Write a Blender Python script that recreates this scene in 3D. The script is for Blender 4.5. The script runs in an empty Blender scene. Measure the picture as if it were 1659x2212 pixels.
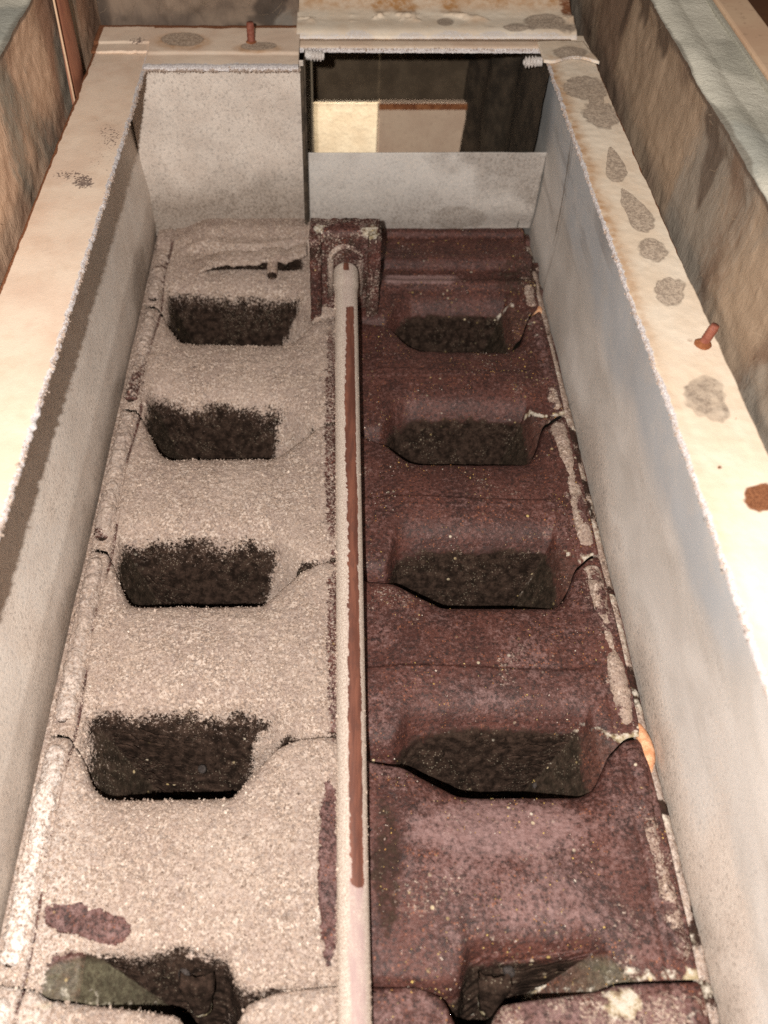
import bpy, math, random
import numpy as np
R = math.radians
random.seed(7); rng = np.random.default_rng(7)
sc = bpy.context.scene
COL = sc.collection

# ------------------------------------------------------------------ camera
H, F, PX, PY = 0.40, 1800.0, 722.0, 1106.0      # camera height (m), focal length and principal point in a 1659 x 2212 picture
PITCH = math.atan(2306.0 / F)
cam = bpy.data.cameras.new('camera'); camo = bpy.data.objects.new('camera', cam); COL.objects.link(camo)
camo.location = (0, 0, H); camo.rotation_euler = (math.pi/2 - PITCH, 0, 0)
cam.sensor_fit = 'VERTICAL'; cam.sensor_height = 36; cam.sensor_width = 27
cam.lens = F / 2212 * 36; cam.shift_x = (829.5 - PX) / 2212; cam.clip_start = 0.005; cam.clip_end = 50
cam.dof.use_dof = True; cam.dof.focus_distance = 0.475; cam.dof.aperture_fstop = 8
sc.camera = camo

# ------------------------------------------------------------------ light: phone lamp beside the lens, dim room light
w = bpy.data.worlds.new('World'); sc.world = w; w.use_nodes = True
w.node_tree.nodes['Background'].inputs[0].default_value = (1.0, 0.86, 0.72, 1)
w.node_tree.nodes['Background'].inputs[1].default_value = 0.115
ld = bpy.data.lights.new('phone_flash', 'POINT'); lo = bpy.data.objects.new('phone_flash', ld); COL.objects.link(lo)
ld.energy = 17.2; ld.shadow_soft_size = 0.004; ld.color = (1.0, 0.955, 0.905); lo.location = (-0.034, -0.06, H + 0.050)
sc.view_settings.view_transform = 'Standard'; sc.view_settings.look = 'None'
sc.view_settings.exposure = 0.14; sc.view_settings.gamma = 1.0
sc.render.engine = 'CYCLES'; sc.cycles.use_denoising = False; sc.cycles.max_bounces = 6

# ------------------------------------------------------------------ geometry helpers
SP, CP = math.sin(PITCH), math.cos(PITCH)
def ray(px, py):
    a = (px - PX)/F; b = -(py - PY)/F
    return np.array([a, b*SP + CP, b*CP - SP])
def on_z(px, py, z=0.0):
    d = ray(px, py); t = (z - H)/d[2]; return np.array([d[0]*t, d[1]*t, z])
def on_y(px, py, y):
    d = ray(px, py); t = y/d[1]; return np.array([d[0]*t, y, H + d[2]*t])
def measure(P):
    """where a point of the place lies in the measured drawing (used to lay stains out on surfaces)"""
    x, y, z = P[..., 0], P[..., 1], P[..., 2] - H
    zc = np.maximum(y*CP - z*SP, 1e-4)
    return PX + F*x/zc, PY - F*(y*SP + z*CP)/zc

def _h(ix, iy, iz, s):
    h = (ix.astype(np.uint32)*np.uint32(374761393) + iy.astype(np.uint32)*np.uint32(668265263)
         + iz.astype(np.uint32)*np.uint32(2147483647 - 58) + np.uint32((s*1274126177) & 0xffffffff))
    h = (h ^ (h >> np.uint32(13)))*np.uint32(1274126177)
    h = (h ^ (h >> np.uint32(16)))*np.uint32(2246822519)
    return ((h ^ (h >> np.uint32(13))) & np.uint32(0xffffff)).astype(np.float64)/0xffffff
def noise(P, scale, seed=0):
    Q = np.asarray(P, float)*scale + 1000.0
    if Q.shape[-1] == 2: Q = np.concatenate([Q, np.full(Q.shape[:-1]+(1,), 1000.5)], -1)
    I = np.floor(Q).astype(np.int64); f = Q - I; f = f*f*(3-2*f)
    r = 0
    for a in (0, 1):
        for b in (0, 1):
            for c in (0, 1):
                wgt = (f[..., 0] if a else 1-f[..., 0])*(f[..., 1] if b else 1-f[..., 1])*(f[..., 2] if c else 1-f[..., 2])
                r = r + wgt*_h(I[..., 0]+a, I[..., 1]+b, I[..., 2]+c, seed)
    return r
def fbm(P, scale, oct=4, seed=0):
    r = 0; a = 1; t = 0
    for i in range(oct):
        r = r + a*noise(P, scale*2**i, seed+i*17); t += a; a *= .5
    return r/t
def sst(a, b, x):
    t = np.clip((x-a)/(b-a), 0, 1); return t*t*(3-2*t)
def gauss(v, n):
    k = np.exp(-.5*(np.arange(-3*n, 3*n+1)/n)**2); k /= k.sum()
    return np.convolve(np.pad(v, 3*n, mode='edge'), k, 'valid')

def new_mesh(name, V, Fq, mat, parent=None, attrs=None, smooth=True):
    me = bpy.data.meshes.new(name)
    V = np.asarray(V, np.float32).reshape(-1, 3); Fq = np.asarray(Fq, np.int32)
    n = Fq.shape[1]
    me.vertices.add(len(V)); me.vertices.foreach_set('co', V.ravel())
    me.loops.add(Fq.size); me.loops.foreach_set('vertex_index', Fq.ravel())
    me.polygons.add(len(Fq)); me.polygons.foreach_set('loop_start', np.arange(0, Fq.size, n, dtype=np.int32))
    me.update(calc_edges=True)
    me.polygons.foreach_set('use_smooth', np.full(len(Fq), bool(smooth)))
    for k, v in (attrs or {}).items():
        a = me.attributes.new(k, 'FLOAT', 'POINT'); a.data.foreach_set('value', np.asarray(v, np.float32).ravel())
    me.validate(); me.update()
    me.materials.append(mat)
    o = bpy.data.objects.new(name, me); COL.objects.link(o)
    if parent: o.parent = parent
    return o
def quads(ny, nx, closed=False):
    i = np.arange(ny-1)[:, None]; j = np.arange(nx if closed else nx-1)[None, :]
    j2 = (j+1) % nx
    return np.stack([i*nx+j, i*nx+j2, (i+1)*nx+j2, (i+1)*nx+j], -1).reshape(-1, 4)
def grid(name, P, mat, parent=None, attrs=None, closed=False, smooth=True, flip=False):
    ny, nx = P.shape[:2]; q = quads(ny, nx, closed)
    if flip: q = q[:, ::-1]
    return new_mesh(name, P, q, mat, parent, attrs, smooth)
def pad_skirt(P, off, attrs=None):
    """give a sheet its thickness: a border folded over by `off` and closed underneath"""
    off = np.asarray(off, float)
    Q = np.pad(P, ((1, 1), (1, 1), (0, 0)), mode='edge')
    m = np.ones(Q.shape[:2], bool); m[1:-1, 1:-1] = False
    Q[m] += off
    A = {k: np.pad(v, 1, mode='edge') for k, v in (attrs or {}).items()}
    return Q, A
def box(name, lo_, hi_, mat, parent=None, bev=0.0):
    import bmesh
    lo_, hi_ = np.array(lo_, float), np.array(hi_, float)
    bm = bmesh.new(); bmesh.ops.create_cube(bm, size=1)
    for v in bm.verts: v.co = [(lo_[i]+hi_[i])/2 + v.co[i]*(hi_[i]-lo_[i]) for i in range(3)]
    if bev: bmesh.ops.bevel(bm, geom=bm.edges[:], offset=bev, segments=2, affect='EDGES', profile=.6)
    me = bpy.data.meshes.new(name); bm.to_mesh(me); bm.free(); me.materials.append(mat)
    o = bpy.data.objects.new(name, me); COL.objects.link(o)
    if parent: o.parent = parent
    return o
def tube(name, path, radii, mat, parent=None, n=16, attrs=None, squash=1.0, rough=0, seed=0, fn=None):
    """a round bar along a path, closed at both ends"""
    path = np.asarray(path, float); m = len(path)
    T = np.gradient(path, axis=0); T /= np.linalg.norm(T, axis=1)[:, None]
    up = np.array([0, 0, 1.0]); S = np.cross(T, up)
    bad = np.linalg.norm(S, axis=1) < .2; S[bad] = np.cross(T[bad], [0, 1.0, 0])
    S /= np.linalg.norm(S, axis=1)[:, None]; U = np.cross(S, T)
    a = np.linspace(0, 2*np.pi, n, endpoint=False)
    r = np.broadcast_to(np.asarray(radii, float), (m,))
    P = path[:, None, :] + r[:, None, None]*(S[:, None, :]*np.cos(a)[None, :, None] + squash*U[:, None, :]*np.sin(a)[None, :, None])
    if rough: 
        d = P - path[:, None, :]; P = path[:, None, :] + d*(1 + rough*(fbm(P, 400, 3, seed)-.5)[..., None])
    P = np.concatenate([np.repeat(path[:1, None, :], n, 1), P, np.repeat(path[-1:, None, :], n, 1)], 0)
    A = fn(P) if fn else attrs
    return grid(name, P, mat, parent, A, closed=True)
def empty(name, loc, label, cat, group=None):
    o = bpy.data.objects.new(name, None); COL.objects.link(o); o.location = loc
    o.empty_display_size = .02
    tag(o, label, cat, group); return o
def tag(o, label, cat, group=None, kind=None):
    if label: o['label'] = label
    if cat: o['category'] = cat
    if group: o['group'] = group
    if kind: o['kind'] = kind
    return o

# ------------------------------------------------------------------ materials
class NT:
    def __init__(s, name):
        s.m = bpy.data.materials.new(name); s.m.use_nodes = True
        s.t = s.m.node_tree; s.b = s.t.nodes['Principled BSDF']
        s.geo = s.n('ShaderNodeNewGeometry'); s.pos = s.geo.outputs['Position']
    def n(s, typ, **kw):
        nd = s.t.nodes.new(typ)
        for k, v in kw.items(): setattr(nd, k, v)
        return nd
    def L(s, a, b): s.t.links.new(a, b)
    def put(s, sock, v):
        if isinstance(v, bpy.types.NodeSocket): s.L(v, sock)
        elif isinstance(v, (tuple, list)): sock.default_value = (*v, 1) if len(v) == 3 and sock.type == 'RGBA' else v
        else: sock.default_value = v
    def attr(s, name): return s.n('ShaderNodeAttribute', attribute_name=name).outputs['Fac']
    def vec(s, sx, sy, sz):
        m = s.n('ShaderNodeMapping'); m.inputs['Scale'].default_value = (sx, sy, sz); s.L(s.pos, m.inputs['Vector']); return m.outputs[0]
    def noise(s, scale, detail=3, rough=.6, vec=None, dist=0):
        nd = s.n('ShaderNodeTexNoise'); s.L(vec or s.pos, nd.inputs['Vector'])
        nd.inputs['Scale'].default_value = scale; nd.inputs['Detail'].default_value = detail
        nd.inputs['Roughness'].default_value = rough; nd.inputs['Distortion'].default_value = dist
        return nd.outputs['Fac']
    def voro(s, scale, out='Distance', feature='F1', vec=None):
        nd = s.n('ShaderNodeTexVoronoi', feature=feature); s.L(vec or s.pos, nd.inputs['Vector']); nd.inputs['Scale'].default_value = scale
        return nd.outputs[out]
    def math(s, op, a, b=0.0, c=None):
        nd = s.n('ShaderNodeMath', operation=op); s.put(nd.inputs[0], a); s.put(nd.inputs[1], b)
        if c is not None: s.put(nd.inputs[2], c)
        return nd.outputs[0]
    def rng(s, v, a, b, c=0.0, d=1.0, smooth=True):
        nd = s.n('ShaderNodeMapRange', interpolation_type='SMOOTHSTEP' if smooth else 'LINEAR'); s.put(nd.inputs[0], v)
        for i, x in zip((1, 2, 3, 4), (a, b, c, d)): s.put(nd.inputs[i], x)
        return nd.outputs[0]
    def mix(s, f, a, b):
        nd = s.n('ShaderNodeMix', data_type='RGBA'); s.put(nd.inputs[0], f); s.put(nd.inputs[6], a); s.put(nd.inputs[7], b); return nd.outputs[2]
    def mul(s, a, b): return s.math('MULTIPLY', a, b)
    def sepx(s, col, i=0):
        nd = s.n('ShaderNodeSeparateColor'); s.L(col, nd.inputs[0]); return nd.outputs[i]
    def done(s, col, rough=.9, bumps=(), spec=.3, metal=0.0):
        s.put(s.b.inputs['Base Color'], col); s.put(s.b.inputs['Roughness'], rough); s.put(s.b.inputs['Specular IOR Level'], spec); s.put(s.b.inputs['Metallic'], metal)
        prev = None
        for h, strength, dist in bumps:
            bp = s.n('ShaderNodeBump'); s.put(bp.inputs['Strength'], strength); bp.inputs['Distance'].default_value = dist; s.L(h, bp.inputs['Height'])
            if prev: s.L(prev, bp.inputs['Normal'])
            prev = bp.outputs[0]
        if prev: s.L(prev, s.b.inputs['Normal'])
        return s.m

def ash_colour(n, white=None, warm=(.475, .350, .272)):
    f1 = n.noise(850, 3, .75); f2 = n.noise(90, 3, .6); v = n.voro(800, 'Color')
    c = n.mix(n.rng(f1, .36, .64), (.18, .125, .096), warm)
    c = n.mix(n.mul(n.rng(n.sepx(v, 0), .62, .95), .75), c, (.66, .54, .455))
    c = n.mix(n.mul(n.rng(n.sepx(v, 1), .80, .98), .7), c, (.15, .11, .095))
    c = n.mix(n.mul(n.rng(f2, .42, .62), .45), c, (.30, .215, .18))
    c = n.mix(n.mul(n.rng(n.noise(24, 3, .6), .42, .62), .35), c, (.45, .345, .28))
    if white is not None:
        wf = n.math('MULTIPLY', white, n.rng(n.noise(600, 3, .7), .35, .6))
        c = n.mix(wf, c, (.76, .68, .62))
    return c, f1

def mat_iron():
    n = NT('cast_iron_and_ash')
    ash, soot_shade, mauve, dep, white, green = [n.attr(k) for k in ('ash', 'soot_shade', 'mauve', 'dep', 'white', 'green')]
    fine = n.noise(900, 3, .7); mid = n.noise(220, 4, .65); big = n.noise(45, 4, .6); m2 = n.noise(470, 4, .8)
    iron = n.mix(n.rng(big, .35, .65), (.058, .0215, .0165), (.102, .037, .0275))
    iron = n.mix(n.mul(n.rng(m2, .48, .62), .9), iron, (.026, .015, .0135))
    iron = n.mix(n.mul(n.rng(m2, .46, .36), .5), iron, (.12, .056, .046))
    iron = n.mix(n.mul(n.rng(fine, .58, .74), .45), iron, (.17, .095, .08))
    grit = n.math('ADD', n.math('MULTIPLY', n.math('SUBTRACT', mid, .5), 1.2), n.math('MULTIPLY', n.math('SUBTRACT', .5, m2), 2.6))
    mf = n.mul(n.rng(n.math('ADD', mauve, grit), .15, 1.15, 0, 1, False), .9)
    iron = n.mix(mf, iron, (.275, .170, .158))
    oc = n.voro(800, 'Color'); od = n.voro(800, 'Distance')
    dots = n.rng(od, .5, .3)
    of = n.mul(n.mul(n.rng(n.sepx(oc, 0), .80, .86), dots), n.rng(n.noise(60, 3, .6), .45, .62))
    iron = n.mix(n.mul(n.mul(of, n.rng(mauve, .3, .6, 1, .15)), .65), iron, (.30, .105, .05))
    soot_shade_col = n.mix(n.rng(mid, .35, .65), (.013, .0080, .0058), (.048, .0295, .0215))
    soot_shade_col = n.mix(n.mul(n.rng(fine, .5, .64), .6), soot_shade_col, (.012, .008, .006))
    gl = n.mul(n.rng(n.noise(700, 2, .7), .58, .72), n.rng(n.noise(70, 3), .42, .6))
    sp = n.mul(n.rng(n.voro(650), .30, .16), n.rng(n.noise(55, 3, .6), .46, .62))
    soot_shade_col = n.mix(n.mul(sp, .7), soot_shade_col, (.22, .18, .13)); soot_shade_col = n.mix(n.mul(gl, .18), soot_shade_col, (.12, .09, .065))
    sf = n.rng(n.math('ADD', soot_shade, n.math('MULTIPLY', n.math('SUBTRACT', mid, .5), .9)), .3, .7)
    c = n.mix(sf, iron, soot_shade_col)
    c = n.mix(n.mul(green, n.rng(mid, .3, .7, .6, 1)), c, n.mix(n.rng(m2, .4, .6), (.125, .112, .072), (.07, .058, .038)))
    ashc, f1 = ash_colour(n, white)
    thr = n.math('ADD', ash, n.math('ADD', n.math('MULTIPLY', n.math('SUBTRACT', mid, .5), .35), n.math('MULTIPLY', n.math('SUBTRACT', n.noise(620, 3, .85), .5), 1.9)))
    af = n.rng(thr, .36, .64)
    c = n.mix(af, c, ashc)
    # scattered flecks of yellow and white scale
    sc_ = n.voro(300, 'Color'); sd = n.voro(300, 'Distance')
    spk = n.mul(n.rng(sd, .34, .18), n.rng(n.sepx(sc_, 0), .86, .9))
    spk = n.mul(spk, n.rng(n.math('ADD', n.noise(35, 3, .6), n.math('MULTIPLY', dep, .6)), .54, .66))
    c = n.mix(n.mul(n.mul(spk, n.math('SUBTRACT', 1.0, af)), .9), c, n.mix(n.sepx(sc_, 1), (.50, .34, .10), (.62, .55, .45)))
    dpf = n.rng(n.math('ADD', dep, n.math('MULTIPLY', n.math('SUBTRACT', mid, .5), 1.6)), .45, .8)
    c = n.mix(n.mul(dpf, .85), c, n.mix(n.rng(mid, .4, .6), (.42, .34, .20), (.62, .55, .46)))
    rough = n.math('ADD', n.math('MULTIPLY', n.math('MAXIMUM', af, sf), .4), .52)
    return n.done(c, rough, ((mid, .3, .002), (m2, .45, .0012), (f1, n.math('ADD', n.math('MULTIPLY', af, .5), .12), .0011)), n.math('SUBTRACT', .30, n.math('MULTIPLY', n.math('MAXIMUM', af, sf), .24)))

def mat_plate(name, base_a, base_b):
    """painted flange plate: peach or cream with granular water stains, rust at the edges, white frost on the lip"""
    n = NT(name)
    stain, rust, frost, ochre, speck = [n.attr(k) for k in ('stain', 'rust', 'frost', 'ochre', 'speck')]
    fine = n.noise(1300, 2, .7); mid = n.noise(180, 4, .6); big = n.noise(28, 4, .6)
    c = n.mix(n.rng(big, .35, .65), base_a, base_b)
    c = n.mix(n.mul(n.rng(mid, .5, .75), .28), c, tuple(x*.80 for x in base_b))
    c = n.mix(n.mul(ochre, n.rng(mid, .3, .7, .4, 1)), c, (.46, .24, .10))
    stf = n.rng(n.math('ADD', stain, n.math('MULTIPLY', n.math('SUBTRACT', mid, .5), .5)), .42, .58)
    c = n.mix(n.mul(stf, .84), c, n.mix(n.rng(n.noise(620, 3, .8), .4, .6), (.26, .195, .15), (.54, .43, .33)))
    ring = n.rng(n.math('ABSOLUTE', n.math('SUBTRACT', stain, .45)), .3, .0)
    c = n.mix(n.mul(n.mul(ring, .38), n.rng(stain, .05, .3)), c, (.16, .12, .09))
    spf = n.rng(n.math('ADD', speck, n.math('MULTIPLY', n.math('SUBTRACT', n.noise(700, 3, .7), .5), 2.2)), .75, .95)
    c = n.mix(n.mul(spf, .85), c, (.10, .062, .055))
    rf = n.rng(n.math('ADD', rust, n.math('MULTIPLY', n.math('SUBTRACT', mid, .5), .8)), .4, .65)
    c = n.mix(rf, c, n.mix(n.rng(fine, .4, .6), (.15, .055, .025), (.29, .12, .055)))
    ff = n.rng(n.math('ADD', frost, n.math('MULTIPLY', n.math('SUBTRACT', fine, .5), .9)), .4, .7)
    c = n.mix(ff, c, n.mix(n.rng(fine, .4, .6), (.42, .37, .37), (.74, .69, .66)))
    return n.done(c, .85, ((mid, .13, .0012), (fine, .3, .0005)), .25)

def mat_wall():
    n = NT('dusty_steel_sheet')
    dust, dark, blue = n.attr('dust'), n.attr('dark'), n.attr('blue')
    fine = n.noise(520, 3, .85); mid = n.noise(60, 4, .6); streak = n.noise(22, 3, .5, n.vec(1.0, .8, 1.6), .6)
    c = n.mix(n.rng(streak, .3, .7), (.62, .57, .515), (.79, .74, .685))
    c = n.mix(n.mul(blue, n.rng(mid, .25, .6, .55, 1)), c, n.mix(streak, (.50, .515, .525), (.62, .63, .64)))
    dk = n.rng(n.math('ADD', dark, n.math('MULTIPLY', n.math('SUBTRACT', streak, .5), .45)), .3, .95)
    thr = n.rng(n.math('ADD', n.math('MULTIPLY', dust, .75), n.math('MULTIPLY', n.math('SUBTRACT', fine, .5), 1.4)), .3, .8)
    c = n.mix(n.mul(thr, .85), c, n.mix(n.rng(mid, .35, .65), (.68, .565, .475), (.78, .67, .575)))
    gr = n.rng(fine, .47, .34)
    lg_ = n.rng(fine, .57, .72)
    c = n.mix(n.mul(n.mul(lg_, dust), .6), c, (.86, .77, .69))
    c = n.mix(n.mul(n.mul(gr, dust), .62), c, (.26, .195, .15))
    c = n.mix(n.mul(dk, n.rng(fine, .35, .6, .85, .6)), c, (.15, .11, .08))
    return n.done(c, n.math('ADD', n.math('MULTIPLY', dust, .3), .55), ((fine, n.math('ADD', n.math('MULTIPLY', dust, .5), .05), .0009), (streak, .03, .003)), .35)

def mat_wool(name, cols, edge):
    n = NT(name)
    a, b_, c_ = n.attr('tone'), n.attr('grey'), n.attr('dark')
    fib = n.noise(200, 5, .7, n.vec(1, 1, .40), .8); fine = n.noise(900, 3, .7, n.vec(1, 1, .5), 1.0)
    c = n.mix(n.rng(n.math('ADD', a, n.math('MULTIPLY', n.math('SUBTRACT', fib, .5), .6)), .2, .8), cols[0], cols[1])
    c = n.mix(n.rng(n.math('ADD', b_, n.math('MULTIPLY', n.math('SUBTRACT', fib, .5), .7)), .6, 1.0), c, cols[2])
    c = n.mix(n.mul(n.rng(c_, .3, .8), .8), c, cols[3])
    c = n.mix(n.mul(n.rng(fine, .6, .8), .18), c, tuple(min(1, x*1.5+.02) for x in cols[1]))
    return n.done(c, 1.0, ((fib, .35, .003), (fine, .3, .001)), .1)

def mat_simple(name, a, b_, scale=120, rough=.8, bump=.3, bd=.0008, spec=.3, vec=None, fine=None):
    n = NT(name); v = n.vec(*vec) if vec else None
    f = n.noise(scale, 4, .65, v); g = n.noise(scale*7, 3, .7, v)
    c = n.mix(n.rng(f, .35, .65), a, b_)
    c = n.mix(n.mul(n.rng(g, .55, .7), .5), c, fine or tuple(x*.6 for x in a))
    return n.done(c, rough, ((f, bump, bd*3), (g, bump, bd)), spec)

def mat_rod():
    n = NT('ashy_rod')
    red, mau = n.attr('red'), n.attr('mauve')
    fine = n.noise(1400, 2, .7); mid = n.noise(260, 4, .65, n.vec(1, .35, 1))
    ashc = n.mix(n.rng(fine, .35, .65), (.38, .295, .24), (.62, .525, .445))
    ashc = n.mix(n.mul(mau, n.rng(mid, .3, .65, .4, 1)), ashc, (.38, .27, .25))
    rf = n.rng(n.math('ADD', red, n.math('ADD', n.math('MULTIPLY', n.math('SUBTRACT', fine, .5), .9), n.math('MULTIPLY', n.math('SUBTRACT', mid, .5), .9))), .36, .66)
    redc = n.mix(n.rng(n.noise(300, 3, .6, n.vec(1, .06, 1)), .35, .65), (.105, .038, .025), (.185, .070, .044))
    redc = n.mix(n.mul(n.rng(mid, .5, .65), .5), redc, (.09, .04, .03))
    c = n.mix(rf, ashc, redc)
    return n.done(c, n.rng(rf, 0, 1, .95, .6), ((fine, n.rng(rf, 0, 1, .5, .1), .0008),), .3)

def mat_grain():
    n = NT('ash_grain'); g = n.attr('g')
    cr = n.n('ShaderNodeValToRGB'); n.L(g, cr.inputs[0])
    e = cr.color_ramp.elements; e[0].color = (.20, .145, .115, 1); e[1].color = (.74, .64, .555, 1); e[1].position = 1
    for p, c in ((.35, (.34, .255, .205, 1)), (.7, (.47, .365, .295, 1)), (.9, (.60, .49, .405, 1))):
        x = e.new(p); x.color = c
    return n.done(cr.outputs[0], 1.0, (), .15)
def mat_flake():
    n = NT('scale_flake'); g = n.attr('g')
    cr = n.n('ShaderNodeValToRGB'); n.L(g, cr.inputs[0])
    e = cr.color_ramp.elements; e[0].color = (.42, .17, .05, 1); e[1].color = (.7, .62, .52, 1)
    x = e.new(.4); x.color = (.58, .42, .13, 1); x = e.new(.7); x.color = (.30, .20, .17, 1)
    return n.done(cr.outputs[0], .9, (), .2)

M_IRON = mat_iron(); M_WALL = mat_wall(); M_ROD = mat_rod(); M_GRAIN = mat_grain(); M_FLAKE = mat_flake()
M_PEACH = mat_plate('peach_flange', (.72, .54, .41), (.80, .64, .50))
M_CREAM = mat_plate('cream_flange', (.76, .61, .46), (.82, .70, .56))
M_WOOL_R = mat_wool('brown_mineral_wool', [(.20, .135, .095), (.35, .255, .178), (.27, .225, .18), (.105, .072, .052)], None)
M_WOOL_L = mat_wool('peach_grey_mineral_wool', [(.38, .225, .15), (.66, .44, .30), (.32, .27, .21), (.12, .088, .066)], None)
M_WOOL_B = mat_wool('dark_mineral_wool', [(.15, .11, .085), (.26, .19, .14), (.22, .19, .16), (.06, .046, .038)], None)
M_TOP = mat_wool('pale_wool_facing', [(.42, .395, .325), (.64, .60, .50), (.40, .39, .335), (.20, .175, .14)], None)
M_STUD = mat_simple('red_brown_stud', (.19, .055, .035), (.27, .095, .06), 300, .6, .25)
M_RUST = mat_simple('rusty_edge', (.20, .065, .025), (.38, .15, .06), 150, .9, .4)
M_STRAP = mat_simple('coppery_strap', (.26, .10, .06), (.36, .15, .085), 90, .55, .15, vec=(1, 1, .25))
M_DARK = mat_simple('sooty_steel', (.035, .026, .018), (.085, .062, .042), 70, .85, .3)
M_OLIVE = mat_simple('dull_brown_steel', (.075, .052, .032), (.115, .082, .052), 40, .85, .15)
M_BOARD = mat_simple('cream_board', (.72, .58, .42), (.82, .69, .52), 50, .9, .2)
M_BOARD_SHADE = mat_simple('shaded_board', (.66, .47, .34), (.74, .55, .40), 40, .9, .15)  # shaded part of the cream board, the shade put into its colour
M_FROST = mat_simple('frosty_thread', (.62, .55, .50), (.80, .74, .70), 700, 1.0, .5)
M_ROPE = mat_simple('orange_sealing_rope', (.62, .27, .13), (.78, .46, .27), 260, .9, .4)
M_CASE = mat_simple('peach_casing', (.62, .40, .26), (.68, .47, .31), 30, .6, .05)
M_WOOD = mat_simple('ochre_wood', (.32, .14, .03), (.46, .23, .06), 25, .7, .15, vec=(1, 1, .2))
M_BROWN = mat_simple('brown_wood', (.09, .035, .014), (.14, .06, .022), 25, .7, .15)
M_FLOOR = mat_simple('dark_floor', (.03, .024, .02), (.06, .05, .04), 20, .9, .3)
M_LUG = mat_simple('scaly_iron', (.030, .023, .020), (.075, .060, .054), 260, .8, .8)

# ------------------------------------------------------------------ the setting below
fl = grid('floor', np.array([[[-1.5, -1.5, -.30], [1.5, -1.5, -.30]], [[-1.5, 2.5, -.30], [1.5, 2.5, -.30]]], float), M_FLOOR)
fl['kind'] = 'structure'

# ------------------------------------------------------------------ cast iron block
# joints between the sections: edge of the near section, edge of the far section, measured left to right
NEAR = [
 [(290,658),(345,668),(365,700),(385,728),(420,734),(600,737),(640,727),(680,694),(722,684),(790,692),(840,702),(880,735),(910,747),(1100,750),(1125,735),(1140,690),(1175,662)],
 [(270,885),(300,890),(322,930),(345,972),(370,981),(590,981),(620,965),(690,921),(725,912),(785,935),(840,960),(880,985),(910,991),(1140,991),(1158,975),(1170,925),(1215,900)],
 [(180,1185),(235,1195),(255,1250),(275,1297),(300,1300),(565,1299),(600,1270),(650,1233),(690,1216),(728,1206),(790,1247),(860,1256),(910,1280),(955,1301),(1200,1303),(1225,1285),(1240,1235),(1275,1206),(1340,1200)],
 [(80,1590),(150,1592),(180,1640),(195,1695),(225,1718),(260,1720),(500,1716),(540,1670),(600,1612),(650,1595),(728,1588),(795,1640),(870,1655),(930,1685),(990,1714),(1030,1718),(1255,1717),(1290,1700),(1310,1640),(1350,1600),(1430,1590)],
 [(-20,2125),(80,2140),(100,2160),(250,2176),(385,2192),(405,2240),(505,2240),(525,2172),(600,2142),(728,2129),(800,2131),(900,2133),(965,2160),(985,2228),(1060,2228),(1078,2172),(1150,2160),(1290,2142),(1330,2127),(1530,2120)]]
FAR = [
 [(290,655),(340,660),(358,632),(390,627),(620,634),(650,655),(680,688),(722,681),(790,689),(835,692),(862,668),(890,657),(1105,655),(1125,668),(1140,686),(1175,659)],
 [(270,882),(305,885),(322,852),(345,846),(400,862),(600,870),(640,885),(690,916),(725,909),(785,927),(825,930),(850,892),(880,880),(1140,885),(1165,903),(1215,897)],
 [(180,1182),(240,1190),(255,1166),(280,1160),(580,1158),(615,1178),(650,1205),(690,1210),(728,1202),(790,1228),(838,1228),(856,1168),(880,1160),(1185,1165),(1215,1180),(1240,1212),(1275,1203),(1340,1197)],
 [(80,1586),(160,1587),(190,1552),(215,1540),(580,1535),(620,1562),(650,1585),(728,1584),(795,1606),(850,1606),(880,1562),(910,1552),(1270,1555),(1300,1575),(1330,1599),(1430,1586)],
 [(-20,2120),(70,2122),(110,2062),(180,2045),(460,2048),(490,2054),(512,2132),(600,2136),(728,2124),(800,2127),(940,2128),(996,2122),(1008,2052),(1040,2041),(1300,2042),(1340,2070),(1385,2112),(1530,2115)]]
XS = np.linspace(-.150, .164, 900)
def curve(pts, sm=5):
    W = np.array([on_z(*p)[:2] for p in pts]); o = np.argsort(W[:, 0]); return gauss(np.interp(XS, W[o, 0], W[o, 1]), sm)
YN = [curve(p) for p in NEAR]; YF = [curve(p) for p in FAR]
YF = [np.maximum(f, n_ + .0020) for f, n_ in zip(YF, YN)]
def seam(n, x): return float(np.interp(x, XS, YN[n]))

block = empty('boiler_block', (0, .3, 0), 'rusty cast iron boiler block with rows of dark pits, left half under tan ash', 'boiler block')
def local(o, p): o.location = (-p.location[0], -p.location[1], -p.location[2]); return o

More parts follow.
